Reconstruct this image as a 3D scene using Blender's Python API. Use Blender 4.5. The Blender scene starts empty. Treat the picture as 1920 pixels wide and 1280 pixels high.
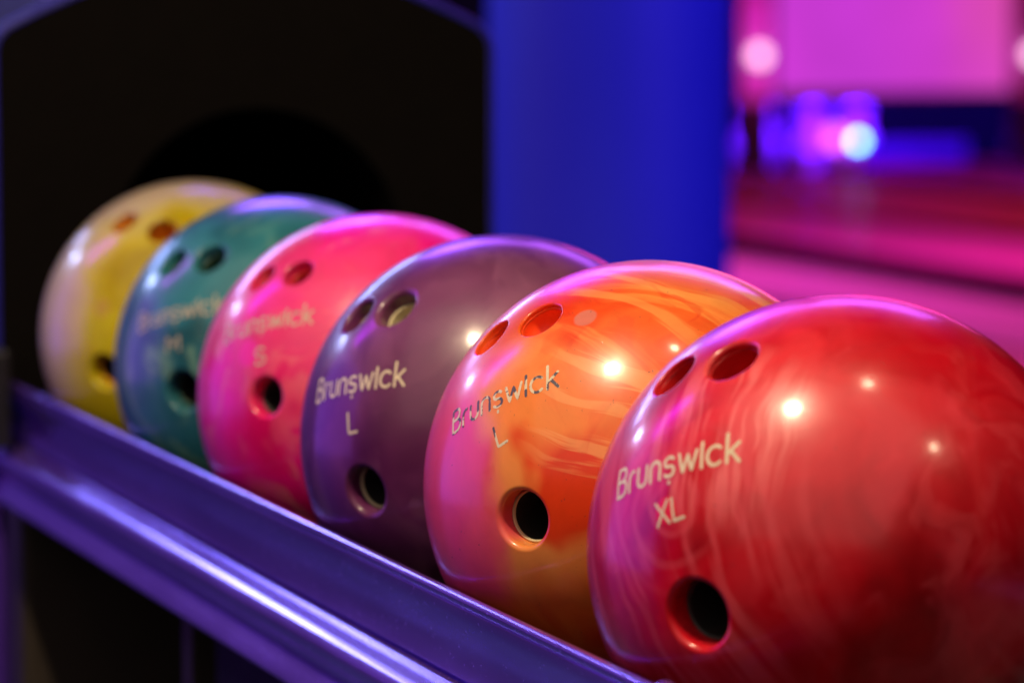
import bpy, bmesh, math, random
from mathutils import Vector, Matrix, Quaternion

# ------------------------------------------------------------------ camera
scene = bpy.context.scene
C = scene.collection
CAM_Z = 0.955
cd = bpy.data.cameras.new('camera')
cam = bpy.data.objects.new('camera', cd)
C.objects.link(cam)
cam.matrix_world = Matrix(((0.9462, 0.0284, -0.3223, 0), (-0.3235, 0.0831, -0.9426, 0),
                           (0.0, 0.9961, 0.0879, CAM_Z), (0, 0, 0, 1)))
cd.lens = 131.25
cd.sensor_width = 36
cd.clip_start = 0.05
cd.clip_end = 200
cd.dof.use_dof = True
cd.dof.focus_distance = 1.685
cd.dof.aperture_fstop = 7.6
scene.camera = cam

# ------------------------------------------------------------------ world, view
w = bpy.data.worlds.new('World')
scene.world = w
w.use_nodes = True
bg = w.node_tree.nodes['Background']
bg.inputs[0].default_value = (0.30, 0.10, 0.75, 1)
bg.inputs[1].default_value = 0.008
scene.view_settings.view_transform = 'Standard'
scene.view_settings.look = 'None'
scene.view_settings.exposure = 0
scene.view_settings.gamma = 1
scene.render.engine = 'CYCLES'
scene.cycles.use_denoising = True
scene.cycles.max_bounces = 8
scene.cycles.sample_clamp_indirect = 6
scene.cycles.caustics_reflective = False
scene.cycles.caustics_refractive = False


def aim(o, target):
    o.rotation_euler = (Vector(target) - o.location).to_track_quat('-Z', 'Y').to_euler()


def lamp(name, kind, loc, color, energy, size=0.1, size_y=None, target=None, spot=60, blend=0.6):
    d = bpy.data.lights.new(name, kind)
    o = bpy.data.objects.new(name, d)
    C.objects.link(o)
    o.location = loc
    d.color = color
    d.energy = energy
    if kind == 'AREA':
        d.shape = 'RECTANGLE' if size_y else 'DISK'
        d.size = size
        if size_y:
            d.size_y = size_y
    else:
        d.shadow_soft_size = size
    if kind == 'SPOT':
        d.spot_size = math.radians(spot)
        d.spot_blend = blend
    if target:
        aim(o, target)
    return o


WARM = (1.0, 0.78, 0.50)
# warm ceiling downlights above the ball return
lamp('key_downlight', 'SPOT', (-0.02, 1.26, 2.27), WARM, 106, 0.038, target=(0.62, 1.95, 0.75), spot=84, blend=0.3)
lamp('second_downlight', 'SPOT', (0.83, 1.19, 2.75), WARM, 13, 0.035, target=(0.66, 1.4, 0.75), spot=46)
lamp('third_downlight', 'SPOT', (1.47, 0.10, 2.40), WARM, 13, 0.030, target=(0.66, 1.4, 0.75), spot=40)
# overhead fill, then violet and blue club lights
lamp('soft_overhead_fill', 'AREA', (-1.6, -0.6, 4.3), (1.0, 0.84, 0.74), 95, 8.0, 7.0, target=(0.6, 1.9, 0.72))  # added broad warm fill from overhead, not a fixture
lamp('violet_side_light', 'AREA', (-1.25, 4.2, 2.7), (0.50, 0.02, 1.0), 13, 0.34, 1.0, target=(0.6, 1.9, 0.72))
lamp('violet_wall_wash', 'AREA', (-3.2, 5.2, 1.45), (0.30, 0.08, 1.0), 62, 3.6, 2.9, target=(0.55, 1.9, 1.45))
lamp('violet_ceiling_strip', 'AREA', (1.9, 5.0, 2.55), (0.42, 0.10, 1.0), 30, 2.3, 0.75, target=(0.62, 1.7, 0.75))
lamp('white_strip', 'AREA', (0.42, 6.2, 1.95), (0.34, 0.42, 1.0), 22, 1.7, 0.18, target=(0.62, 1.7, 0.8))
lamp('pale_left_light', 'AREA', (-1.2, 5.9, 2.2), (0.42, 0.52, 1.0), 15, 0.15, target=(0.6, 1.8, 0.78))
lamp('violet_far_light', 'AREA', (-0.75, 9.0, 0.80), (0.35, 0.05, 1.0), 18, 0.26, target=(0.53, 1.8, 0.75))
# hood edge fill, then pillar and hall lights
lamp('hood_edge_fill', 'AREA', (1.0, 3.9, 1.75), (0.10, 0.05, 1.0), 7, 0.4, target=(0.80, 2.75, 0.95))  # added lamp that brightens the hood's edge band
lamp('pillar_blue_light', 'AREA', (2.8, 3.3, 1.4), (0.16, 0.08, 1.0), 30, 0.5, target=(1.9, 5.2, 0.95))
lamp('partition_light', 'AREA', (-0.6, 5.2, 1.5), (0.16, 0.04, 1.0), 6, 0.5, target=(0.8, 7.3, 1.0))


# ------------------------------------------------------------------ node helpers
class N:
    """small helper round a material's node tree"""
    def __init__(self, name):
        self.m = bpy.data.materials.new(name)
        self.m.use_nodes = True
        self.t = self.m.node_tree
        self.b = self.t.nodes['Principled BSDF']

    def n(self, typ, **kw):
        x = self.t.nodes.new(typ)
        for k, v in kw.items():
            setattr(x, k, v)
        return x

    def link(self, a, b):
        self.t.links.new(a, b)

    def val(self, sock, v):
        if hasattr(v, 'is_linked') or isinstance(v, bpy.types.NodeSocket):
            self.link(v, sock)
        else:
            sock.default_value = v

    def math(self, op, a, b=0.0, c=0.0, clamp=False):
        x = self.n('ShaderNodeMath', operation=op)
        x.use_clamp = clamp
        self.val(x.inputs[0], a); self.val(x.inputs[1], b); self.val(x.inputs[2], c)
        return x.outputs[0]

    def vmath(self, op, a, b=(0, 0, 0), out=0):
        x = self.n('ShaderNodeVectorMath', operation=op)
        self.val(x.inputs[0], a)
        if op == 'SCALE':
            self.val(x.inputs['Scale'], b)
        else:
            self.val(x.inputs[1], b)
        return x.outputs[out]

    def noise(self, vec, scale, detail=3.0, rough=0.5, dist=0.0, color=False):
        x = self.n('ShaderNodeTexNoise')
        self.link(vec, x.inputs['Vector'])
        x.inputs['Scale'].default_value = scale
        x.inputs['Detail'].default_value = detail
        x.inputs['Roughness'].default_value = rough
        x.inputs['Distortion'].default_value = dist
        return x.outputs['Color' if color else 'Fac']

    def mapping(self, vec, scale=(1, 1, 1), rot=(0, 0, 0), loc=(0, 0, 0)):
        x = self.n('ShaderNodeMapping')
        self.link(vec, x.inputs['Vector'])
        x.inputs['Scale'].default_value = scale
        x.inputs['Rotation'].default_value = rot
        x.inputs['Location'].default_value = loc
        return x.outputs[0]

    def ramp(self, fac, stops, interp='LINEAR'):
        x = self.n('ShaderNodeValToRGB')
        cr = x.color_ramp
        cr.interpolation = interp
        while len(cr.elements) < len(stops):
            cr.elements.new(0.5)
        for e, (p, c) in zip(cr.elements, stops):
            e.position = p
            e.color = (c[0], c[1], c[2], 1) if isinstance(c, (tuple, list)) else (c, c, c, 1)
        self.link(fac, x.inputs[0])
        return x.outputs[0]

    def mix(self, fac, a, b):
        x = self.n('ShaderNodeMix', data_type='RGBA')
        self.val(x.inputs[0], fac)
        for s, v in ((x.inputs[6], a), (x.inputs[7], b)):
            if isinstance(v, (tuple, list)):
                s.default_value = (v[0], v[1], v[2], 1)
            else:
                self.link(v, s)
        return x.outputs[2]

    def coord(self, which='Object'):
        return self.n('ShaderNodeTexCoord').outputs[which]

    def bump(self, h, strength, dist):
        x = self.n('ShaderNodeBump')
        x.inputs['Strength'].default_value = strength
        x.inputs['Distance'].default_value = dist
        self.link(h, x.inputs['Height'])
        return x.outputs[0]


def simple(name, color, rough=0.5, metallic=0.0, coat=0.0, var=0.15, scale=30, spec=0.5):
    """plain surface with slight wear in colour and gloss"""
    k = N(name)
    co = k.coord()
    n1 = k.noise(co, scale, 5, 0.6)
    lo = tuple(c * (1 - var) for c in color)
    hi = tuple(min(1, c * (1 + var)) for c in color)
    k.link(k.mix(n1, lo, hi), k.b.inputs['Base Color'])
    k.link(k.math('MULTIPLY_ADD', k.noise(co, scale * 2.7, 4, 0.6), 0.2 * rough, rough * 0.9), k.b.inputs['Roughness'])
    k.b.inputs['Metallic'].default_value = metallic
    k.b.inputs['Coat Weight'].default_value = coat
    k.b.inputs['Coat Roughness'].default_value = 0.08
    k.b.inputs['Specular IOR Level'].default_value = spec
    return k.m


def emitter(name, color, strength):
    k = N(name)
    k.b.inputs['Base Color'].default_value = (*[c * 0.3 for c in color], 1)
    k.b.inputs['Emission Color'].default_value = (*color, 1)
    k.b.inputs['Emission Strength'].default_value = strength
    return k.m


R = 0.108


def ball_material(name, zones, bias=None, warp=0.9, zscale=1.1, seed=0.0, streak=None, spots=(), rings=None, patches=(),
                  rough=0.32, wear=0.0, pearl=0.0, coat=0.6):
    """polished cast resin: warped colour zones, fine pulled streaks, plugs, scuffs"""
    k = N(name)
    p = k.vmath('SCALE', k.coord(), 1 / R)
    ps = k.vmath('ADD', p, (seed, seed * 0.7, -seed * 1.3))
    wn = k.vmath('SUBTRACT', k.noise(ps, 1.1, 2.5, 0.5, 0.6, color=True), (0.5, 0.5, 0.5))
    wp = k.vmath('ADD', ps, k.vmath('SCALE', wn, warp))
    wn2 = k.vmath('SUBTRACT', k.noise(ps, 3.4, 2, 0.5, 0.3, color=True), (0.5, 0.5, 0.5))
    wp2 = k.vmath('ADD', wp, k.vmath('SCALE', wn2, warp * 0.3))
    z = k.noise(k.mapping(wp2, (1, 1, 0.6)), zscale, 3.0, 0.45, 0.8)
    if bias:
        for (d, amt) in bias:
            z = k.math('MULTIPLY_ADD', k.vmath('DOT_PRODUCT', p, d, out=1), amt, z)
    col = k.ramp(z, zones)
    for (d, rad, soft, pcol, amt) in patches:
        dist = k.vmath('DISTANCE', k.vmath('SUBTRACT', wp2, (seed, seed * 0.7, -seed * 1.3)), d, out=1)
        f = k.ramp(k.math('DIVIDE', dist, rad * (1 + soft)), [(max(0.0, (1 - soft) / (1 + soft)), 1.0), (1.0, 0.0)], 'EASE')
        col = k.mix(k.math('MULTIPLY', f, amt), col, pcol)
    if streak:
        for (scv, lo, hi, amount, scol, gd, grad) in streak:
            if len(scv) == 8:      # pulled bands: axis across, axis along, frequency across, frequency along
                q = k.vmath('ADD', p, k.vmath('SCALE', wn, 0.28))
                cb = k.n('ShaderNodeCombineXYZ')
                k.link(k.math('MULTIPLY', k.vmath('DOT_PRODUCT', q, scv[0:3], out=1), scv[6]), cb.inputs[0])
                k.link(k.math('MULTIPLY', k.vmath('DOT_PRODUCT', q, scv[3:6], out=1), scv[7]), cb.inputs[1])
                cb.inputs[2].default_value = seed
                sn = k.noise(cb.outputs[0], 1.0, 3.0, 0.55, 0.15)
            else:
                sn = k.noise(k.mapping(wp2, scv), 1.0, 3.0, 0.5, 0.2)
            gate = k.ramp(k.noise(wp, 1.3, 2), [(0.36, 0.0), (0.58, 1.0)])
            if gd:
                gate = k.ramp(k.math('DIVIDE', k.vmath('DISTANCE', p, gd, out=1), grad), [(0.55, 1.0), (1.0, 0.0)])
            f = k.math('MULTIPLY', k.ramp(sn, [(lo, 0.0), (hi, 1.0)], 'EASE'), gate)
            col = k.mix(k.math('MULTIPLY', f, amount), col, scol)
    if rings:
        d, rmax, freq, rcol, amt = rings
        dist = k.vmath('DISTANCE', p, d, out=1)
        dn = k.math('MULTIPLY_ADD', k.noise(p, 5, 2), 0.05, dist)
        wv = k.math('SINE', k.math('MULTIPLY', dn, freq))
        g = k.math('MULTIPLY', k.ramp(wv, [(0.35, 0.0), (0.95, 1.0)]), k.ramp(dist, [(0.0, 1.0), (rmax, 0.0)]))
        g = k.math('MULTIPLY', g, k.ramp(k.noise(p, 2.2, 2), [(0.4, 0.1), (0.6, 1.0)]))
        col = k.mix(k.math('MULTIPLY', g, amt), col, rcol)
    for (d, rad, scol, amt) in spots:
        dist = k.vmath('DISTANCE', p, d, out=1)
        dist = k.math('MULTIPLY_ADD', k.noise(p, 16, 2), 0.012, dist)
        f = k.ramp(k.math('DIVIDE', dist, rad), [(0.82, 1.0), (1.06, 0.0)])
        col = k.mix(k.math('MULTIPLY', f, amt), col, scol)
    # fine grime: dark pits and short scuffs
    pits = k.ramp(k.noise(ps, 38, 3, 0.6), [(0.70, 0.0), (0.76, 1.0)])
    sc = k.noise(k.mapping(ps, (60, 6, 30), (0.5, 0.9, 0.3)), 1.0, 3, 0.6, 0.4)
    scu = k.math('MULTIPLY', k.ramp(sc, [(0.70, 0.0), (0.74, 1.0)]), k.ramp(k.noise(ps, 2.5, 2), [(0.5, 0.0), (0.6, 1.0)]))
    grime = k.math('MAXIMUM', pits, scu)
    col = k.mix(k.math('MULTIPLY', grime, 0.18 + 0.55 * wear), col, (0.06, 0.03, 0.04))
    # soft mottling so the cast colour is never flat
    hsv = k.n('ShaderNodeHueSaturation')
    k.link(col, hsv.inputs['Color'])
    k.link(k.math('MULTIPLY_ADD', k.noise(wp, 5, 4, 0.6), 0.36, 0.82), hsv.inputs['Value'])
    hsv.inputs['Saturation'].default_value = 1.0
    k.link(hsv.outputs[0], k.b.inputs['Base Color'])
    rr = k.math('MULTIPLY_ADD', k.noise(ps, 9, 5, 0.7), 0.16, rough - 0.08)
    k.link(k.math('MULTIPLY_ADD', grime, 0.25, rr), k.b.inputs['Roughness'])
    # hand smears and lane oil: broad patches of duller gloss
    smear = k.ramp(k.noise(k.mapping(wp, (2.2, 1.0, 3.0)), 1.6, 4, 0.6), [(0.45, 0.0), (0.68, 1.0)])
    k.b.inputs['IOR'].default_value = 1.52
    k.b.inputs['Specular IOR Level'].default_value = 0.32
    k.b.inputs['Sheen Weight'].default_value = 0.0
    k.b.inputs['Coat Weight'].default_value = coat
    cr = k.math('MULTIPLY_ADD', k.noise(ps, 14, 5, 0.7), 0.10, 0.08)
    cr = k.math('MULTIPLY_ADD', smear, 0.10, cr)
    k.link(cr, k.b.inputs['Coat Roughness'])
    hgt = k.math('SUBTRACT', k.math('MULTIPLY', k.noise(ps, 26, 5, 0.6), 0.25), grime)
    k.link(k.bump(hgt, 0.18, 0.00025), k.b.inputs['Coat Normal'])
    k.link(k.bump(hgt, 0.18, 0.00025), k.b.inputs['Normal'])
    k.b.inputs['Subsurface Weight'].default_value = 0.12
    k.b.inputs['Subsurface Radius'].default_value = (1.0, 0.35, 0.3)
    k.b.inputs['Subsurface Scale'].default_value = 0.006
    return k.m


def ink_material(name, flaked, seed, dull=1.0):
    """cream filled engraving; where flaked, the dark groove shows"""
    k = N(name)
    p = k.vmath('ADD', k.coord(), (seed, 0, 0))
    n = k.noise(p, 210, 3, 0.55)
    cream = k.mix(k.noise(p, 700, 3), tuple(dull * v for v in (0.62, 0.52, 0.33)), tuple(dull * v for v in (0.80, 0.70, 0.48)))
    f = k.ramp(n, [(0.5 + flaked, 1.0), (0.53 + flaked, 0.0)]) if flaked > -0.3 else None
    if f is not None:
        k.link(k.mix(f, cream, (0.09, 0.08, 0.10)), k.b.inputs['Base Color'])
    else:
        k.link(cream, k.b.inputs['Base Color'])
    k.b.inputs['Roughness'].default_value = 0.55
    return k.m


# ------------------------------------------------------------------ mesh helpers
def link_mesh(name, me, mat=None, parent=None, smooth=False):
    if mat:
        me.materials.append(mat)
    if smooth:
        me.polygons.foreach_set('use_smooth', [True] * len(me.polygons))
    o = bpy.data.objects.new(name, me)
    C.objects.link(o)
    if parent:
        o.parent = parent
    return o


def from_bm(name, bm, mat=None, parent=None, smooth=False):
    me = bpy.data.meshes.new(name)
    bm.to_mesh(me)
    bm.free()
    return link_mesh(name, me, mat, parent, smooth)


def tag(o, label=None, cat=None, group=None, kind=None):
    if label: o['label'] = label
    if cat: o['category'] = cat
    if group: o['group'] = group
    if kind: o['kind'] = kind
    return o


def empty(name, loc, label, cat, group=None):
    o = bpy.data.objects.new(name, None)
    C.objects.link(o)
    o.location = loc
    o.empty_display_size = 0.05
    return tag(o, label, cat, group)


def box_bm(x0, x1, y0, y1, z0, z1, bevel=0.0, seg=2, bm=None):
    b2 = bmesh.new()
    bmesh.ops.create_cube(b2, size=1)
    for v in b2.verts:
        v.co = Vector((x0 + (v.co.x + .5) * (x1 - x0), y0 + (v.co.y + .5) * (y1 - y0), z0 + (v.co.z + .5) * (z1 - z0)))
    if bevel:
        bmesh.ops.bevel(b2, geom=b2.edges[:], offset=bevel, segments=seg, profile=0.5, affect='EDGES')
    if bm is None:
        return b2
    me = bpy.data.meshes.new('t')
    b2.to_mesh(me); b2.free()
    bm.from_mesh(me); bpy.data.meshes.remove(me)
    return bm


def extrude_profile(pts, y0, y1, closed=True, ysteps=1):
    """profile in X,Z swept along Y"""
    bm = bmesh.new()
    rows = []
    for j in range(ysteps + 1):
        y = y0 + (y1 - y0) * j / ysteps
        rows.append([bm.verts.new((x, y, z)) for x, z in pts])
    n = len(pts)
    for j in range(ysteps):
        for i in range(n if closed else n - 1):
            a, b = i, (i + 1) % n
            bm.faces.new((rows[j][a], rows[j][b], rows[j + 1][b], rows[j + 1][a]))
    if closed:
        bm.faces.new(rows[0]); bm.faces.new(list(reversed(rows[-1])))
    bmesh.ops.recalc_face_normals(bm, faces=bm.faces)
    return bm


def catmull(pts, sub=6, closed=False):
    out = []
    n = len(pts)
    for i in range(n if closed else n - 1):
        g = (lambda q: pts[q % n]) if closed else (lambda q: pts[max(0, min(n - 1, q))])
        p0, p1, p2, p3 = (Vector(g(i + q)) for q in (-1, 0, 1, 2))
        for s in range(sub):
            t = s / sub
            out.append(tuple(0.5 * ((2 * p1) + (-p0 + p2) * t + (2 * p0 - 5 * p1 + 4 * p2 - p3) * t * t
                                    + (-p0 + 3 * p1 - 3 * p2 + p3) * t ** 3)))
    if not closed:
        out.append(tuple(pts[-1]))
    return out


def cylinder_bm(p0, p1, r, seg=24, bm=None, r2=None):
    bm = bm or bmesh.new()
    p0, p1 = Vector(p0), Vector(p1)
    d = p1 - p0
    q = d.to_track_quat('Z', 'Y').to_matrix().to_4x4()
    bmesh.ops.create_cone(bm, cap_ends=True, segments=seg, radius1=r, radius2=r if r2 is None else r2, depth=d.length,
                          matrix=Matrix.Translation((p0 + p1) / 2) @ q)
    return bm


# ------------------------------------------------------------------ bowling ball
def frame(a):
    a = Vector(a).normalized()
    u = a.orthogonal().normalized()
    return a, u, a.cross(u)


def drilled_ball(name, holes, mat, parent):
    """sphere with real drilled, rounded holes; exact smooth normals"""
    bm = bmesh.new()
    bmesh.ops.create_uvsphere(bm, u_segments=224, v_segments=112, radius=R,
                              matrix=Matrix.Rotation(0.9, 4, 'X') @ Matrix.Rotation(0.5, 4, 'Y'))
    base = from_bm('tmp_base', bm)
    cuts = []
    for (d, r, fl) in holes:
        a, u, v = frame(d)
        bmc = cylinder_bm(a * 0.06, a * 0.14, r + fl, 112)
        c = from_bm('tmp_cut', bmc)
        cuts.append(c)
        md = base.modifiers.new('b', 'BOOLEAN')
        md.operation = 'DIFFERENCE'; md.object = c; md.solver = 'EXACT'
    dg = bpy.context.evaluated_depsgraph_get()
    dg.update()
    me = bpy.data.meshes.new_from_object(base.evaluated_get(dg))
    for o in [base] + cuts:
        m_ = o.data
        bpy.data.objects.remove(o); bpy.data.meshes.remove(m_)
    bm = bmesh.new(); bm.from_mesh(me); bpy.data.meshes.remove(me)
    bmesh.ops.delete(bm, geom=[v for v in bm.verts if v.co.length < 0.985 * R], context='VERTS')
    bmesh.ops.remove_doubles(bm, verts=bm.verts[:], dist=0.00005)
    bm.verts.ensure_lookup_table()
    norm = {}
    edges = [e for e in bm.edges if e.is_boundary]
    for v in bm.verts:
        v.co = v.co.normalized() * R
    nverts0 = len(bm.verts)
    normals = {v: v.co.normalized() for v in bm.verts}
    for (d, r, fl) in holes:
        a, u, w_ = frame(d)
        r1 = r + fl
        loop = [e for e in edges if all(abs((v.co - a * v.co.dot(a)).length - r1) < 0.0012 and v.co.dot(a) > 0 for v in e.verts)]
        vs = {v for e in loop for v in e.verts}
        lst = sorted(vs, key=lambda v: math.atan2(v.co.dot(w_), v.co.dot(u)))
        al = math.asin(r1 / R)
        h1 = R * math.cos(al)
        P0 = Vector((r1, h1)); corner = Vector((r, h1 + (r1 - r) * math.tan(al)))
        hb = corner.y - 1.15 * fl
        P3 = Vector((r, hb))
        P1 = P0.lerp(corner, 0.56); P2 = P3.lerp(corner, 0.56)
        prof = []
        for i in range(1, 13):
            t = i / 12
            q = P0 * (1 - t) ** 3 + P1 * 3 * t * (1 - t) ** 2 + P2 * 3 * t * t * (1 - t) + P3 * t ** 3
            tg = (P1 - P0) * 3 * (1 - t) ** 2 + (P2 - P1) * 6 * t * (1 - t) + (P3 - P2) * 3 * t * t
            nn = Vector((-tg.y, tg.x)).normalized()      # turn the tangent: points out of the material
            if nn.dot(Vector((0, 1))) < -1e-6 or (abs(nn.y) < 1e-3 and nn.x > 0):
                nn = -nn
            prof.append((q, nn))
        prof.append((Vector((r, hb - 0.004)), Vector((-1, 0))))
        prof.append((Vector((r, hb - 0.060)), Vector((-1, 0))))
        angs = [math.atan2(v.co.dot(w_), v.co.dot(u)) for v in lst]
        for v, ph in zip(lst, angs):
            v.co = (u * math.cos(ph) + w_ * math.sin(ph)) * r1 + a * h1
        prev = lst
        for (q, nn) in prof:
            row = []
            for ph in angs:
                rad = u * math.cos(ph) + w_ * math.sin(ph)
                nv = bm.verts.new(rad * q.x + a * q.y)
                normals[nv] = (rad * nn.x + a * nn.y).normalized()
                row.append(nv)
            n_ = len(row)
            for i in range(n_):
                j = (i + 1) % n_
                try:
                    bm.faces.new((prev[i], prev[j], row[j], row[i]))
                except ValueError:
                    pass
            prev = row
        bm.faces.new(list(reversed(prev)))
    bm.verts.index_update()
    bmesh.ops.recalc_face_normals(bm, faces=bm.faces[:])
    bm.verts.ensure_lookup_table()
    nl = [tuple(normals[v]) for v in bm.verts]
    me = bpy.data.meshes.new(name)
    bm.to_mesh(me); bm.free()
    me.materials.append(mat)
    me.polygons.foreach_set('use_smooth', [True] * len(me.polygons))
    me.normals_split_custom_set_from_vertices(nl)
    o = bpy.data.objects.new(name, me)
    C.objects.link(o)
    o.parent = parent
    return o


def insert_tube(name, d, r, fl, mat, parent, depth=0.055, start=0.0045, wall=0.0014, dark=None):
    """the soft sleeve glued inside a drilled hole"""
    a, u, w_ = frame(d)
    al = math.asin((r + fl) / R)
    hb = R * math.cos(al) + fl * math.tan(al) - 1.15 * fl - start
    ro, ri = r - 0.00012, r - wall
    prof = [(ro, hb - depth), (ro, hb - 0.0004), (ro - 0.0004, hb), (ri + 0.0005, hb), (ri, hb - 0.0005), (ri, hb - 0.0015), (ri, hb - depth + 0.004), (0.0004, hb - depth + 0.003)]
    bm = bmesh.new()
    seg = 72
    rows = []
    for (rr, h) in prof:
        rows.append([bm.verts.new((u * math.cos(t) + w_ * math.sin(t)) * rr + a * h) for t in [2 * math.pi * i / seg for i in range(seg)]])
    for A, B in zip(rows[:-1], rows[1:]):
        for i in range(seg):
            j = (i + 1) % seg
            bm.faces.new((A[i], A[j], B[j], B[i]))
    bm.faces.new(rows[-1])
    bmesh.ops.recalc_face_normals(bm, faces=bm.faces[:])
    if dark:  # deep part of the sleeve takes the painted shade
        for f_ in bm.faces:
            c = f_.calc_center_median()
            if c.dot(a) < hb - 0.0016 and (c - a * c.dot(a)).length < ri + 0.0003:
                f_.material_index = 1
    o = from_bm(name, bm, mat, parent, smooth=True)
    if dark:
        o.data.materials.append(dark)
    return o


# stroke lettering: capital height 1, lower case height 0.66
def arc(cx, cy, rx, ry, a0, a1, n=14):
    return [(cx + rx * math.cos(math.radians(a0 + (a1 - a0) * i / n)), cy + ry * math.sin(math.radians(a0 + (a1 - a0) * i / n))) for i in range(n + 1)]


XH = 0.68
GLYPH = {
    'B': (0.56, [[(0, 0), (0, 1)], [(0, 1), (.26, 1)] + arc(.26, .765, .22, .235, 90, -90) + [(0, .53)],
                 [(.26, .53)] + arc(.28, .265, .27, .265, 90, -90) + [(0, 0)]]),
    'r': (0.30, [[(0, 0), (0, XH - .2)] + arc(.2, XH - .24, .2, .24, 180, 80)]),
    'u': (0.48, [[(0, XH), (0, .24)] + arc(.23, .24, .23, .24, 180, 360) + [(.46, XH)]]),
    'n': (0.48, [[(0, 0), (0, XH - .24)] + arc(.23, XH - .24, .23, .24, 180, 0) + [(.46, 0)]]),
    's': (0.46, [arc(.23, XH - .17, .2, .17, 35, 90, 5) + arc(.21, XH - .17, .19, .17, 90, 250, 12) + arc(.23, .18, .21, .18, 80, -90, 12) + arc(.23, .18, .23, .18, -90, -145, 6),
                 [(.23, -.24), (.23, -.20)]]),
    'w': (0.74, [[(0, XH), (.18, 0), (.37, XH - .08), (.56, 0), (.74, XH)]]),
    'i': (0.05, [[(.02, 0), (.02, .90)]]),
    'c': (0.56, [arc(.30, XH / 2, .30, XH / 2, 48, 312, 22)]),
    'k': (0.46, [[(0, 0), (0, 1.04)], [(.44, XH), (.04, .31)], [(.14, .40), (.46, .0)]]),
    'X': (0.58, [[(0, 1), (.56, 0)], [(.56, 1), (0, 0)]]),
    'L': (0.46, [[(0, 1), (0, 0), (.46, 0)]]),
    'M': (0.78, [[(0, 0), (0, 1), (.38, .32), (.76, 1), (.76, 0)]]),
    'S': (0.60, [arc(.30, .74, .28, .26, 30, 90, 5) + arc(.30, .74, .28, .26, 90, 265, 12) + arc(.30, .26, .30, .26, 85, -90, 12) + arc(.30, .26, .30, .26, -90, -155, 6)]),
}


def lettering(name, text, a, b, cap, mat, parent, gap=0.19, sw=0.122, fit=True, lift=0.00008):
    """engraved and filled letters laid on the ball along the arc from a to b (cap in metres)"""
    a, b = Vector(a).normalized(), Vector(b).normalized()
    n = a.cross(b).normalized()
    up = n if n.z > 0 else -n
    sgn = 1 if n.z > 0 else 1
    total = sum(GLYPH[c][0] for c in text) + gap * (len(text) - 1)
    length = math.acos(max(-1, min(1, a.dot(b))))
    ux = length / total if fit else cap / R
    uy = cap / R

    def P(x, y, k):
        q = Quaternion(n, x * ux) @ a
        q = q * math.cos(y * uy) + up * math.sin(y * uy)
        return q * (R + lift + k)
    bm = bmesh.new()
    x0 = 0.0
    kk = 0
    hw = sw / 2
    asp = uy / ux
    for ch in text:
        wd, strokes = GLYPH[ch]
        for st in strokes:
            kk += 1
            lf = 0.000012 * (kk % 5)
            # dense resample
            pts = []
            for p, q in zip(st[:-1], st[1:]):
                L = math.hypot(q[0] - p[0], q[1] - p[1])
                if L < 1e-6:
                    continue
                m_ = max(1, int(L / 0.05))
                pts += [(p[0] + (q[0] - p[0]) * i / m_, p[1] + (q[1] - p[1]) * i / m_) for i in range(m_)]
            pts.append(st[-1])
            left, right = [], []
            rnd = random.Random(kk * 7 + len(text))
            for i, (x, y) in enumerate(pts):
                x1, y1 = pts[max(0, i - 1)]; x2, y2 = pts[min(len(pts) - 1, i + 1)]
                dx, dy = (x2 - x1), (y2 - y1) * 1.0
                l = math.hypot(dx, dy) or 1
                h = hw * (1 + rnd.uniform(-.06, .06))
                nx, ny = -dy / l * h * asp, dx / l * h
                left.append(bm.verts.new(P(x0 + x + nx, y + ny, lf)))
                right.append(bm.verts.new(P(x0 + x - nx, y - ny, lf)))
            for i in range(len(pts) - 1):
                bm.faces.new((left[i], left[i + 1], right[i + 1], right[i]))
            for (x, y), e in ((pts[0], 0), (pts[-1], 1)):
                c = bm.verts.new(P(x0 + x, y, lf + 0.000004))
                ring = [bm.verts.new(P(x0 + x + hw * asp * math.cos(t), y + hw * math.sin(t), lf + 0.000004)) for t in [2 * math.pi * i / 14 for i in range(14)]]
                for i in range(14):
                    bm.faces.new((c, ring[i], ring[(i + 1) % 14]))
        x0 += wd + gap
    # make every face look outwards
    for f_ in bm.faces:
        f_.normal_update()
        if f_.normal.dot(f_.calc_center_median()) < 0:
            f_.normal_flip()
    return from_bm(name, bm, mat, parent)


# ------------------------------------------------------------------ materials
M = {}
# anodised trim, violet light mixed into its base colour: fine drawn lines along the rail, rubbed patches and specks of dust
k = N('violet_lit_trim')
co = k.coord()
lines = k.noise(k.mapping(co, (900, 3, 900)), 1.0, 3, 0.6)
rub = k.ramp(k.noise(k.mapping(co, (30, 5, 30)), 1.0, 5, 0.65), [(0.42, 0.0), (0.70, 1.0)])
dust = k.ramp(k.noise(co, 420, 2, 0.5), [(0.70, 0.0), (0.76, 1.0)])
cc = k.mix(rub, (0.33, 0.13, 0.78), (0.40, 0.20, 0.82))
k.link(k.mix(k.math('MULTIPLY', dust, 0.5), cc, (0.5, 0.45, 0.6)), k.b.inputs['Base Color'])
k.b.inputs['Metallic'].default_value = 0.8
k.link(k.math('MULTIPLY_ADD', rub, 0.10, k.math('MULTIPLY_ADD', dust, 0.3, 0.16)), k.b.inputs['Roughness'])
k.b.inputs['Coat Weight'].default_value = 0.4
k.b.inputs['Coat Roughness'].default_value = 0.1
k.link(k.bump(lines, 0.06, 0.0001), k.b.inputs['Normal'])
M['trim'] = k.m
M['hood'] = simple('black_hood_plastic', (0.0038, 0.0026, 0.0022), 0.8, var=0.3, scale=40, spec=0.08)
M['trough'] = simple('black_rubber', (0.012, 0.011, 0.011), 0.42, var=0.3, scale=60)
M['panel'] = simple('dark_brown_panel', (0.045, 0.034, 0.027), 0.7, var=0.3, scale=12, spec=0.15)
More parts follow.
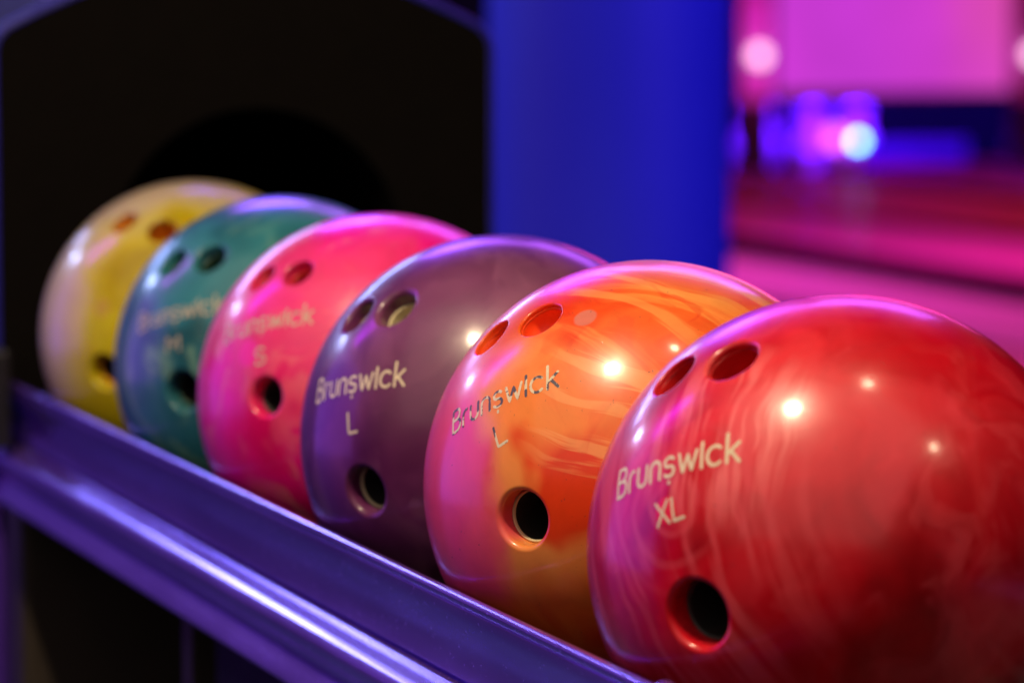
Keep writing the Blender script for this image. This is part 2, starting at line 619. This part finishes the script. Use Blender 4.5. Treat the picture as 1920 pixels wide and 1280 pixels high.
M['post_violet_lit'] = simple('violet_lit_matt', (0.06, 0.02, 0.26), 0.7, spec=0.1)  # violet light on the corner post put into its base colour
M['black_panel'] = simple('black_panel', (0.006, 0.005, 0.005), 0.7, var=0.3, scale=12, spec=0.1)
M['hood_band'] = simple('blue_lit_band', (0.015, 0.012, 0.30), 0.5, var=0.1)  # blue light along the hood rim put into the colour
M['grey_metal'] = simple('grey_metal', (0.22, 0.22, 0.24), 0.4, metallic=0.8)
M['pillar'] = simple('blue_lit_pillar', (0.03, 0.04, 0.50), 0.6, var=0.06, scale=5)  # blue light on the pillar mixed into its base colour
M['wall'] = simple('painted_wall', (0.35, 0.30, 0.55), 0.7, var=0.1, scale=3)

INK = {6: ink_material('cream_ink', -0.4, 0.1), 5: ink_material('flaked_ink', -0.02, 0.7),
       4: ink_material('worn_ink', -0.22, 0.3), 3: ink_material('cream_ink_b', -0.2, 0.5, 0.8), 2: ink_material('cream_ink_c', -0.2, 0.9, 0.75)}
M['sleeve_shade'] = simple('painted_shade_sleeve', (0.02, 0.018, 0.016), 0.6, var=0.2, scale=80)  # shade inside the thumb holes, painted as a dark lining
M['sleeve_beige'] = simple('beige_sleeve', (0.62, 0.54, 0.32), 0.55, var=0.15, scale=80)
M['sleeve_grey'] = simple('dark_grey_sleeve', (0.045, 0.045, 0.042), 0.5, var=0.2, scale=80)
M['sleeve_red'] = simple('red_sleeve', (0.55, 0.008, 0.010), 0.4, var=0.15, scale=80)
M['sleeve_orange_glow'] = simple('orange_glow_sleeve', (0.95, 0.09, 0.015), 0.4, var=0.15, scale=80)  # glow of lit resin in the finger holes put into the colour
M['sleeve_green'] = simple('green_sleeve', (0.03, 0.08, 0.05), 0.4, var=0.15, scale=80)
M['sleeve_amber'] = simple('amber_sleeve', (0.75, 0.26, 0.01), 0.4, var=0.15, scale=80)

BM = {}
BM[6] = ball_material('red_pearl', [(0.32, (.20, .0005, .003)), (0.46, (.46, .001, .006)), (0.58, (.62, .002, .012)), (0.74, (.72, .02, .035))],
                      warp=1.0, zscale=1.3, seed=3.2,
                      patches=[((-0.40, -0.62, 0.72), 0.50, 0.5, (.74, .045, .060), 0.5), ((0.19, -0.86, 0.47), 0.34, 0.6, (.68, .03, .045), 0.35), ((0.20, -0.42, 0.88), 0.46, 0.10, (.50, .002, .010), 0.7)],
                      streak=[((0.499, -0.857, 0.125, -0.456, -0.383, -0.804, 22.0, 1.8), 0.47, 0.60, 0.65, (.90, .20, .20), (-0.70, -0.42, 0.55), 0.42),
                              ((0.23, -0.864, 0.448, 0.1, -0.437, -0.894, 11.0, 1.0), 0.47, 0.64, 0.5, (.85, .10, .13), (-0.92, -0.25, 0.0), 0.9),
                              ((0.9, -0.4, 0.1, 0.1, -0.3, -0.94, 7.0, 1.2), 0.50, 0.66, 0.18, (.84, .09, .10), None, 0),
                              ((2.3, 2.6, 1.7), 0.48, 0.62, 0.42, (.80, .045, .075), None, 0), ((4.6, 4.2, 3.0), 0.52, 0.62, 0.22, (.86, .09, .12), None, 0),
                              ((3, 6, 0.8), 0.54, 0.66, 0.18, (.20, .0, .005), None, 0)],
                      spots=[((-0.8903, -0.3808, 0.2496), 0.062, (.85, .01, .03), 0.8)],
                      rings=((-0.8722, -0.4102, 0.2665), 0.46, 58.0, (.80, .10, .13), 0.6), wear=0.35)
BM[5] = ball_material('orange_swirl', [(0.30, (.80, .08, .012)), (0.46, (.84, .13, .02)), (0.56, (.78, .048, .006)), (0.70, (.74, .035, .005))],
                      warp=0.8, zscale=1.2, seed=8.7,
                      patches=[((-0.80, -0.56, 0.16), 0.50, 0.35, (.90, .30, .07), 0.95), ((-1.0, 0.02, 0.0), 0.52, 0.25, (.80, .05, .14), 0.9),  # left edge pink: resin colour plus coloured light painted in
                               ((-0.62, -0.60, 0.42), 0.22, 0.5, (.88, .22, .04), 0.6), ((0.0, -0.25, 0.95), 0.32, 0.4, (.88, .20, .03), 0.7),
                               ((-0.60, -0.80, 0.20), 0.26, 0.22, (.76, .035, .004), 0.95)],
                      streak=[((0.545, 0.814, 0.2, 0.831, -0.495, -0.253, 13.0, 0.9), 0.46, 0.62, 0.7, (.95, .40, .09), (0.12, -0.20, 0.93), 0.55),
                              ((0.792, 0.352, 0.499, 0.533, -0.798, -0.281, 11.0, 0.8), 0.53, 0.64, 0.55, (.95, .36, .09), (-0.25, -0.47, 0.80), 0.50),
                              ((0.42, 0.262, 0.869, 0.695, -0.709, -0.122, 16.0, 1.2), 0.54, 0.62, 0.7, (.92, .36, .12), (-0.50, -0.72, 0.45), 0.40),
                              ((7, 3, 1.0), 0.58, 0.66, 0.4, (.70, .02, .01), None, 0)],
                      spots=[((-0.453, -0.4111, 0.7911), 0.062, (.60, .22, .17), 0.7)], wear=0.8)
BM[4] = ball_material('plum_pearl', [(0.30, (.050, .004, .042)), (0.50, (.095, .010, .074)), (0.64, (.16, .028, .12)), (0.78, (.25, .08, .20))],
                      warp=0.9, zscale=1.2, seed=5.1,
                      patches=[((-0.45, -0.60, 0.65), 0.55, 0.5, (.24, .08, .16), 0.4)],
                      streak=[((2.6, 2.2, 1.6), 0.50, 0.60, 0.45, (.27, .09, .19), None, 0), ((6, 5, 1.0), 0.52, 0.66, 0.30, (.26, .09, .17), None, 0)], wear=0.35, rough=0.38)
BM[3] = ball_material('pink_pearl', [(0.28, (.70, .001, .08)), (0.46, (.88, .002, .17)), (0.60, (.94, .008, .28)), (0.75, (.97, .08, .42))],
                      warp=1.1, zscale=1.3, seed=12.4,
                      patches=[((-0.55, -0.58, 0.55), 0.50, 0.5, (.97, .12, .30), 0.4)],
                      streak=[((5, 7, 0.9), 0.52, 0.64, 0.5, (.95, .25, .25), None, 0)],
                      spots=[((-0.8587, -0.4168, 0.2983), 0.085, (.95, .03, .30), 0.9)], wear=0.35)
BM[2] = ball_material('teal_pearl', [(0.30, (.012, .085, .105)), (0.48, (.028, .18, .22)), (0.62, (.045, .27, .30)), (0.76, (.20, .42, .38))],
                      warp=1.1, zscale=1.3, seed=20.3,
                      streak=[((5, 6, 1.0), 0.52, 0.66, 0.5, (.22, .42, .28), None, 0)], wear=0.35)
BM[1] = ball_material('yellow_swirl', [(0.30, (.46, .32, .004)), (0.48, (.60, .46, .006)), (0.62, (.68, .55, .015)), (0.78, (.72, .58, .10))],
                      warp=0.8, zscale=1.3, seed=31.0, wear=0.35,
                      patches=[((-0.95, 0.30, 0.30), 0.75, 0.35, (.64, .56, .30), 0.7), ((-0.2, 0.0, 1.0), 0.55, 0.3, (.62, .50, .38), 0.7)],
                      spots=[((-0.755, -0.611, 0.2381), 0.075, (.62, .32, .10), 0.5)])

CENTRE = {6: (0.6352, 1.4272, 0.7293), 5: (0.6356, 1.6562, 0.7293), 4: (0.6352, 1.8730, 0.7293),
          3: (0.6354, 2.0975, 0.7293), 2: (0.6352, 2.3145, 0.7293), 1: (0.6352, 2.5471, 0.7293)}
# finger, finger, thumb: direction from the ball's centre, radius, rounding
HOLES = {
    6: [((-0.7038, 0.0255, 0.71), .0110, .0012), ((-0.5705, -0.2316, 0.788), .0112, .0022), ((-0.830, -0.5430, -0.1241), .0136, .0030)],
    5: [((-0.7321, 0.0235, 0.6808), .0106, .0010), ((-0.5914, -0.2213, 0.7754), .0110, .0012), ((-0.8028, -0.5953, -0.0347), .0126, .0030)],
    4: [((-0.771, -0.076, 0.6322), .0104, .0028), ((-0.6523, -0.3216, 0.6864), .0106, .0034), ((-0.8564, -0.4871, -0.1713), .0121, .0031)],
    3: [((-0.715, -0.1725, 0.6775), .0092, .0012), ((-0.5772, -0.3879, 0.7186), .0094, .0014), ((-0.8087, -0.5822, 0.0837), .0104, .0032)],
    2: [((-0.7287, -0.2455, 0.6393), .0102, .0016), ((-0.5659, -0.4736, 0.6749), .0106, .0022), ((-0.7708, -0.6323, -0.0779), .0120, .0032)],
    1: [((-0.5452, -0.3452, 0.7639), .0098, .0014), ((-0.3581, -0.5909, 0.723), .0104, .0018), ((-0.7488, -0.6423, -0.1634), .0112, .0030)],
}
SLEEVES = {6: ('sleeve_red', 'sleeve_red', 'sleeve_grey'), 5: ('sleeve_orange_glow', 'sleeve_beige', 'sleeve_beige'),
           4: ('sleeve_beige',) * 3, 3: ('sleeve_red', 'sleeve_red', 'sleeve_grey'), 2: ('sleeve_green', 'sleeve_green', 'sleeve_green'),
           1: ('sleeve_amber', 'sleeve_amber', 'sleeve_amber')}
START = {5: (0.002, 0.015, 0.006), 1: (0.001, 0.001, 0.006), 4: (0.005, 0.005, 0.005), 6: (0.001, 0.001, 0.008)}
WORD = {6: ((-0.9642, -0.0722, 0.2551), (-0.6792, -0.5821, 0.447), .0122),
        5: ((-0.9522, -0.1238, 0.2793), (-0.6323, -0.5765, 0.5176), .0118),
        4: ((-0.9743, -0.0775, 0.2115), (-0.7041, -0.6235, 0.34), .0122),
        3: ((-0.9252, -0.1868, 0.3303), (-0.5786, -0.6676, 0.4686), .0118),
        2: ((-0.9343, -0.267, 0.2363), (-0.5543, -0.7408, 0.3793), .0118)}
SIZE = {6: ('XL', (-0.9131, -0.3635, 0.1845), (-0.8520, -0.4690, 0.2325), .0094),
        5: ('L', (-0.8557, -0.4492, 0.2569), (-0.8284, -0.4825, 0.2845), .0100),
        4: ('L', (-0.9092, -0.4051, 0.0966), (-0.8847, -0.453, 0.1098), .0104),
        3: ('S', (-0.838, -0.4904, 0.2393), (-0.7985, -0.5443, 0.2556), .0096),
        2: ('M', (-0.8344, -0.5332, 0.1399), (-0.7790, -0.6050, 0.1540), .0094)}
LABEL = {6: 'red pearl bowling ball marked XL, nearest and largest in the row',
         5: 'scuffed orange swirl bowling ball with flaked lettering, beside the red XL ball',
         4: 'dull plum purple bowling ball marked L with beige lined finger holes',
         3: 'hot pink bowling ball marked S, between the plum ball and the teal ball',
         2: 'blurred teal green bowling ball marked M, behind the hot pink ball',
         1: 'yellow and cream bowling ball farthest back, in front of the black hood'}
for k in (6, 5, 4, 3, 2, 1):
    root = empty('bowling_ball', CENTRE[k], LABEL[k], 'bowling ball', 'bowling balls in a row on the ball return')
    drilled_ball('ball_shell', HOLES[k], BM[k], root)
    st = START.get(k, (0.006, 0.006, 0.006))
    for q, (d, r, fl) in enumerate(HOLES[k]):
        wl = 0.0004 if st[q] < 0.003 else 0.0014
        if (k, q) == (5, 1):
            insert_tube('finger_glow_collar', d, r, fl, M['sleeve_orange_glow'], root, depth=0.014, start=0.001, wall=0.0004)  # added collar, its bright colour imitates glow in the upper hole wall
        insert_tube('thumb_sleeve' if q == 2 else 'finger_sleeve', d, r, fl, M[SLEEVES[k][q]], root, start=st[q], wall=wl, dark=M['sleeve_shade'] if q == 2 else None)
    if k in WORD:
        a, b, cap = WORD[k]
        lettering('name_lettering', 'Brunswick', a, b, cap, INK[k], root)
        s, a, b, cap = SIZE[k]
        lettering('size_lettering', s, a, b, cap, INK[k], root, sw=0.135)

# ------------------------------------------------------------------ ball return
RY0, RY1 = 0.95, 2.715
ret = empty('ball_return', (0.72, 1.85, 0.0), 'violet edged ball return rack with black arched hood, holding the row of balls', 'ball return')
inv = Matrix.Translation((-0.72, -1.85, 0))


def rp(name, bm, mat, smooth=False, parent=None):
    bm.transform(inv)
    return from_bm(name, bm, mat, parent or ret, smooth)


def smooth_by_angle(o, deg=35):
    me = o.data
    me.polygons.foreach_set('use_smooth', [True] * len(me.polygons))
    try:
        me.set_sharp_from_angle(angle=math.radians(deg))
    except Exception:
        pass


outer = [(.5335, .6850), (.5328, .6868), (.5312, .6876), (.5293, .6870), (.5282, .6852), (.5286, .6833), (.5294, .6818)]
face = [(.5292, .6808), (.5302, .6760), (.5330, .6680), (.5358, .6590), (.5372, .6500), (.5376, .6435)]
groove = [(.5440, .6436), (.5445, .6402)]
bead = [(.5385, .6408), (.5355, .6403), (.5320, .6390), (.5285, .6374), (.5255, .6358), (.5230, .6334), (.5218, .6296), (.5228, .6252), (.5246, .6218), (.5268, .6180), (.5275, .6140), (.5268, .6100), (.5250, .6060), (.5236, .6020), (.5232, .5985), (.5255, .5965)]
inner = [(.5480, .5965), (.5480, .6400), (.5400, .6600), (.5362, .6800)]
profile = catmull(outer, 4) + catmull(face, 5) + groove + catmull(bead, 5) + inner
bm = extrude_profile(profile, RY0, RY1, ysteps=1)
o = rp('side_rail', bm, M['trim']); smooth_by_angle(o)
o['label'] = 'violet moulded side rail with a bright rounded bead'
# the same rail on the far side
bm = extrude_profile([(1.44 - x, z) for x, z in profile], RY0, RY1, ysteps=1)
o = rp('side_rail', bm, M['trim']); smooth_by_angle(o)
rp('rail_end_bracket', box_bm(.512, .5262, 2.655, 2.712, .640, .712, .003), M['trough'])
# small clip on the near rail
bm = bmesh.new()
bmesh.ops.create_uvsphere(bm, u_segments=24, v_segments=12, radius=0.0045, matrix=Matrix.Translation((0.534, 1.372, 0.6862)) @ Matrix.Diagonal((1, 1.6, 0.8, 1)))
rp('rail_clip', bm, M['trim'], True)
# trough under the balls
tr = [(.5485, .655), (.556, .634), (.572, .618), (.60, .6115), (.67, .6115), (.70, .618), (.715, .632), (.72, .636), (.725, .632), (.74, .618), (.77, .6115), (.84, .6115), (.868, .618), (.884, .634), (.8915, .655)]
tr = tr + [(x, z - 0.012) for x, z in reversed(tr)]
o = rp('ball_trough', extrude_profile(tr, RY0 + .002, RY1 - .002), M['trough']); smooth_by_angle(o, 50)
for x in (.59, .68, .76, .85):
    rp('support_rod', cylinder_bm((x, RY0 + .004, .6246), (x, RY1 - .004, .6246), .006, 20), M['grey_metal'], True)
# pedestal
rp('pedestal_panel', box_bm(.600, .840, 1.35, 2.36, 0.02, .5985, .006), M['black_panel'])
rp('pedestal_post', box_bm(.588, .612, 2.375, 2.40, 0.02, .5985, .003), M['panel'])
rp('lower_cabinet', box_bm(.548, .892, 2.735, 3.35, 0.0, .66, .006), M['panel'])
o = rp('corner_post', cylinder_bm((.526, 2.745, 0), (.526, 2.745, .640), .013, 32), M['post_violet_lit'], True)
rp('corner_post', cylinder_bm((.904, 2.745, 0), (.904, 2.745, .640), .017, 32), M['trim'], True)

# hood: arched black shell with a round mouth
HX0, HX1, HCX = .531, .911, .728
MZ, MR = .768, .115


def hood_outline(off=0.0):
    """arched outline, counter clockwise from the lower right corner"""
    x0, x1 = HX0 - off, HX1 + off
    pts = [(x1, .640)]
    n = 10
    pts += [(x1, .640 + (.925 - .640) * i / n) for i in range(1, n + 1)]
    # rounded shoulder to arch
    cx, zc, r = x1 - .020, .925, .020
    pts += [(cx + r * math.cos(t), zc + r * math.sin(t)) for t in [math.radians(12 * i) for i in range(1, 6)]]
    xa, za = pts[-1]
    xb = x0 + (x1 - xa)
    top = .990 + off
    nn = 26
    for i in range(1, nn):
        t = i / nn
        x = xa + (xb - xa) * t
        s = 1 - (2 * t - 1) ** 2
        pts.append((x, za + (top - za) * s))
    cx = x0 + .020
    pts += [(cx + r * math.cos(t), zc + r * math.sin(t)) for t in [math.radians(180 - 12 * i) for i in range(5, 0, -1)]]
    pts += [(x0, .925 - (.925 - .640) * i / n) for i in range(0, n + 1)]
    return pts


HY0, HY1 = 2.72, 3.30
out = hood_outline()
bm = bmesh.new()
ring_o = [bm.verts.new((x, HY0, z)) for x, z in out]
# inner ring follows the same number of points round the mouth, closed along the bottom
k_ = len(out)
a0 = math.atan2(out[0][1] - MZ, out[0][0] - HCX)
ang = [math.atan2(z - MZ, x - HCX) for x, z in out]
ring_i = []
ring_b = []
for (x, z), t in zip(out, ang):
    ix, iz = HCX + MR * math.cos(t), MZ + MR * math.sin(t)
    ring_i.append(bm.verts.new((ix, HY0, iz)))
    ring_b.append(bm.verts.new((HCX + (MR - .004) * math.cos(t), HY0 + .30, MZ + (MR - .004) * math.sin(t))))
back = [bm.verts.new((x, HY1, z)) for x, z in out]
for i in range(k_):
    j = (i + 1) % k_
    bm.faces.new((ring_o[i], ring_o[j], ring_i[j], ring_i[i]))
    bm.faces.new((ring_i[i], ring_i[j], ring_b[j], ring_b[i]))
    bm.faces.new((ring_o[j], ring_o[i], back[i], back[j]))
bm.faces.new(ring_b)
bm.faces.new(back)
bmesh.ops.recalc_face_normals(bm, faces=bm.faces[:])
o = rp('hood', bm, M['hood']); smooth_by_angle(o, 30)
# half round edge band round the hood's front
bm = bmesh.new()
band = hood_outline(0.0)
rows = []
for i, (x, z) in enumerate(band):
    xp, zp = band[max(0, i - 1)]; xn, zn = band[min(k_ - 1, i + 1)]
    t = Vector((xn - xp, 0, zn - zp)).normalized()
    nrm = Vector((t.z, 0, -t.x))
    row = []
    for q in range(13):
        th = math.pi * 2 * q / 13
        row.append(bm.verts.new(Vector((x, HY0 + .006, z)) + nrm * (.0045 * math.cos(th) + .0018) + Vector((0, 1, 0)) * .0065 * math.sin(th)))
    rows.append(row)
for A, B in zip(rows[:-1], rows[1:]):
    for q in range(13):
        p = (q + 1) % 13
        bm.faces.new((A[q], A[p], B[p], B[q]))
bm.faces.new(rows[0]); bm.faces.new(list(reversed(rows[-1])))
bmesh.ops.recalc_face_normals(bm, faces=bm.faces[:])
rp('hood_edge_band', bm, M['hood_band'], True)

# ------------------------------------------------------------------ hall: floor, lanes, pillar, partition
k = N('dark_floor')
co = k.coord()
k.link(k.mix(k.noise(co, 2.0, 5), (0.010, 0.009, 0.022), (0.022, 0.018, 0.040)), k.b.inputs['Base Color'])
k.b.inputs['Roughness'].default_value = 0.35
M['floor'] = k.m
bm = box_bm(-14, 30, -6, 40, -.2, 0)
tag(from_bm('floor', bm, M['floor']), kind='structure')


def lane_mat(name, c, rough=0.28):
    k = N(name)
    co = k.coord()
    boards = k.noise(k.mapping(co, (26, 0.25, 1)), 1.0, 2, 0.5)
    lo = tuple(v * .75 for v in c); hi = tuple(min(1, v * 1.2) for v in c)
    k.link(k.mix(boards, lo, hi), k.b.inputs['Base Color'])
    k.b.inputs['Roughness'].default_value = rough
    k.b.inputs['Coat Weight'].default_value = 0.06
    k.b.inputs['Coat Roughness'].default_value = 0.2
    k.b.inputs['Specular IOR Level'].default_value = 0.2
    return k.m


M['lane'] = lane_mat('lane_boards', (0.62, 0.40, 0.50), 0.5)
M['lane_mid'] = lane_mat('magenta_lit_lane_boards', (0.42, 0.05, 0.24), 0.5)  # tint carries the magenta light lying on this lane
M['lane_red_lit'] = lane_mat('red_lit_lane_boards', (0.28, 0.008, 0.02), 0.55)  # darker tint carries the red light on the far lanes
M['gutter'] = simple('black_gutter', (0.006, 0.004, 0.006), 0.9, spec=0.0)
for (x0, x1, mt) in ((4.72, 5.46, 'lane'), (6.02, 7.02, 'lane_mid'), (7.30, 8.40, 'lane_red_lit'), (8.78, 9.84, 'lane_red_lit'), (10.10, 11.2, 'lane_red_lit')):
    tag(from_bm('lane', box_bm(x0, x1, 4.0, 21.3, 0.001, .012, .002), M[mt]), kind='structure')
for (x0, x1) in ((5.465, 6.015), (7.025, 7.295), (8.405, 8.775), (9.845, 10.095)):
    tag(from_bm('gutter', extrude_profile([(x0, .009), (x0 + .03, .005), (x1 - .03, .005), (x1, .009), (x1, .002), (x0, .002)], 4.0, 21.3), M['gutter']), kind='structure')

# round blue pillar
bm = bmesh.new()
cylinder_bm((1.93, 5.20, 0.0), (1.93, 5.20, 3.0), .1795, 96, bm)
o = from_bm('pillar', bm, M['pillar']); smooth_by_angle(o, 40)
tag(o, 'round pillar lit deep blue, standing behind the balls', 'pillar')
# low partition behind the hood
o = from_bm('partition_wall', box_bm(-3.5, 2.12, 7.3, 7.42, 0, 3.0, .01), M['wall'])
tag(o, 'violet blue partition wall seen above the arched hood', 'wall')

# masking screens over the pin pits
def screen_mat(name, seed):
    k = N(name)
    co = k.mapping(k.coord(), (1, 1, 1), loc=(seed, 0, 0))
    n1 = k.noise(co, 0.55, 2, 0.5, 0.5)
    n2 = k.noise(co, 1.4, 2, 0.5)
    sx = k.n('ShaderNodeSeparateXYZ'); k.link(k.coord(), sx.inputs[0])
    f = k.math('MULTIPLY_ADD', sx.outputs[0], 0.55, k.math('MULTIPLY_ADD', n1, 0.7, -0.05))
    c = k.ramp(f, [(0.15, (.66, .050, .76)), (0.45, (.72, .055, .70)), (0.70, (.86, .09, .46)), (0.95, (.98, .20, .24))])
    k.b.inputs['Base Color'].default_value = (.1, .02, .1, 1)
    k.link(c, k.b.inputs['Emission Color'])
    k.link(k.math('MULTIPLY_ADD', n2, 0.4, 0.64), k.b.inputs['Emission Strength'])
    return k.m


M['frame'] = simple('dark_frame', (0.05, 0.012, 0.05), 0.5)
for (x0, x1, lab, sd) in ((8.41, 9.98, 'glowing magenta masking screen over the pin pit, filling the upper right corner', 0.0),):
    s = empty('masking_screen', ((x0 + x1) / 2, 20.0, 0.46), lab, 'screen')
    cx = (x0 + x1) / 2
    bm = box_bm(x0 - cx + .03, x1 - cx - .03, -.01, .03, 0.03, 1.20); from_bm('screen_panel', bm, screen_mat('magenta_screen', sd), s)
    bm = bmesh.new()
    box_bm(x0 - cx, x0 - cx + .028, -.03, .05, 0, 1.23, .004, 2, bm)
    box_bm(x1 - cx - .028, x1 - cx, -.03, .05, 0, 1.23, .004, 2, bm)
    box_bm(x0 - cx + .029, x1 - cx - .029, -.03, .05, 0, .028, .004, 2, bm)
    box_bm(x0 - cx + .029, x1 - cx - .029, -.03, .05, 1.202, 1.23, .004, 2, bm)
    from_bm('screen_frame', bm, M['frame'], s)

M['post'] = simple('pink_lit_post', (0.80, 0.22, 0.80), 0.5)
M['white_glow'] = emitter('white_lamp_glow', (1.0, 0.58, 0.80), 2.9)
for (x, lab) in ((8.30, 'pink lane divider post with a white lamp, left of the magenta screen'),
                 (10.05, 'lane divider post with a white lamp at the right edge of the picture')):
    s = empty('divider_post', (x, 19.95, 0.0), lab, 'post')
    from_bm('post', box_bm(-.085, .085, -.03, .05, .44, 1.7, .01), M['post'], s)
    from_bm('post_base', box_bm(-.10, .10, -.04, .06, .032, .438, .01), M['frame'], s)
    bm = bmesh.new()
    bmesh.ops.create_uvsphere(bm, u_segments=24, v_segments=16, radius=.045, matrix=Matrix.Translation((0, -.075, .705)))
    from_bm('lamp_globe', bm, M['white_glow'], s, True)

# pin pit back wall
o = from_bm('pit_curtain', box_bm(7.6, 13.5, 21.35, 21.45, 0.014, 2.2), simple('navy_curtain', (0.004, 0.003, 0.012), 0.9, spec=0.1))
tag(o, 'dark navy curtain closing the pin pit under the screen', 'curtain')

# pins
k = N('pin_plastic')
sx = k.n('ShaderNodeSeparateXYZ'); k.link(k.coord(), sx.inputs[0])
z = sx.outputs[2]
st = k.ramp(z, [(.262, 0.0), (.264, 1.0), (.272, 1.0), (.274, 0.0)])
st2 = k.ramp(z, [(.284, 0.0), (.286, 1.0), (.294, 1.0), (.296, 0.0)])
k.link(k.mix(k.math('ADD', st, st2), (.78, .78, .80), (.55, .01, .01)), k.b.inputs['Base Color'])
k.b.inputs['Roughness'].default_value = .3
prof = [(.0, .0), (.0254, .0), (.0285, .02), (.042, .06), (.0545, .095), (.0605, .115), (.0575, .15), (.047, .185), (.034, .22), (.0250, .25), (.0228, .272), (.0250, .30), (.0310, .330), (.0325, .345), (.0290, .365), (.018, .378), (.0, .381)]
prof = [(max(0, a), b) for a, b in catmull([Vector((a, b)) for a, b in prof], 3)]
bm = bmesh.new()
rows = [[bm.verts.new((r * math.cos(t), r * math.sin(t), z_)) for t in [2 * math.pi * i / 20 for i in range(20)]] for r, z_ in prof]
for A, B in zip(rows[:-1], rows[1:]):
    for i in range(20):
        j = (i + 1) % 20
        bm.faces.new((A[i], A[j], B[j], B[i]))
bmesh.ops.remove_doubles(bm, verts=bm.verts[:], dist=1e-5)
bmesh.ops.recalc_face_normals(bm, faces=bm.faces[:])
pin0 = from_bm('bowling_pin', bm, k.m, None, True)
first = True
for (cx, cy, lab, only) in ((8.99, 20.18, 'white bowling pin glowing blue in the dark pit under the magenta screen', None),
                            (10.95, 20.18, 'bowling pin of the next lane at the right edge of the picture', 3)):
    cnt = 0
    for row in range(4):
        for c in range(row + 1):
            x = cx + (c - row / 2) * .305
            y = cy + row * .264
            if only and x > cx - .2:
                continue
            p = pin0 if first else pin0.copy()
            if not first:
                C.objects.link(p)
            first = False
            p.location = (x, y, .0125)
            tag(p, lab, 'bowling pin', 'bowling pins standing in the pit' if not only else 'bowling pins of the next lane')

tag(from_bm('pit_glow_board', box_bm(9.20, 9.98, 20.62, 20.66, .04, .17, .01), simple('blue_glow_board', (.06, .025, .17), .6)),  # board added and coloured to stand for a low violet glow
    'low violet blue board in front of the pit, right of the glowing lamps', 'board')
# pit lamps
for (x, y, z, r, col, st, lab) in ((8.75, 19.50, .222, .030, (.22, .74, 1.0), 11.0, 'pale cyan glowing lamp in front of the pins'),
                                   (8.63, 19.55, .240, .055, (1.0, .12, .75), 2.6, 'pink glowing lamp left of the cyan lamp')):
    s = empty('pit_lamp', (x, y, .031), lab, 'lamp')
    bm = bmesh.new()
    bmesh.ops.create_uvsphere(bm, u_segments=24, v_segments=16, radius=r, matrix=Matrix.Translation((0, 0, z - .031)))
    from_bm('lamp_globe', bm, emitter('lamp_glow_' + ('cyan' if 'cyan' in lab else 'pink'), col, st), s, True)
    from_bm('lamp_stem', cylinder_bm((0, 0, 0), (0, 0, z - .031 - r + .003), .012, 12), M['frame'], s, True)

# hall lights over the far lanes
lamp('pin_blue_light', 'AREA', (8.95, 20.08, 1.02), (0.09, 0.004, 1.0), 150, 0.9, 0.1, target=(8.95, 20.30, 0.15))
lamp('pin_blue_light_far', 'AREA', (10.9, 20.08, 1.02), (0.09, 0.004, 1.0), 90, 0.5, 0.1, target=(10.9, 20.30, 0.15))
lamp('post_pink_light', 'SPOT', (8.2, 17.5, 1.9), (1.0, 0.09, 0.80), 190, 0.1, target=(8.3, 19.9, 0.75), spot=16)
lamp('lane_magenta_light', 'AREA', (6.2, 12.5, 2.6), (1.0, 0.07, 0.72), 130, 1.4, 3.0, target=(6.0, 12.5, 0.0))
lamp('lane_red_light', 'AREA', (8.6, 17.0, 2.6), (1.0, 0.03, 0.12), 60, 1.4, 2.5, target=(8.2, 16.5, 0.0))
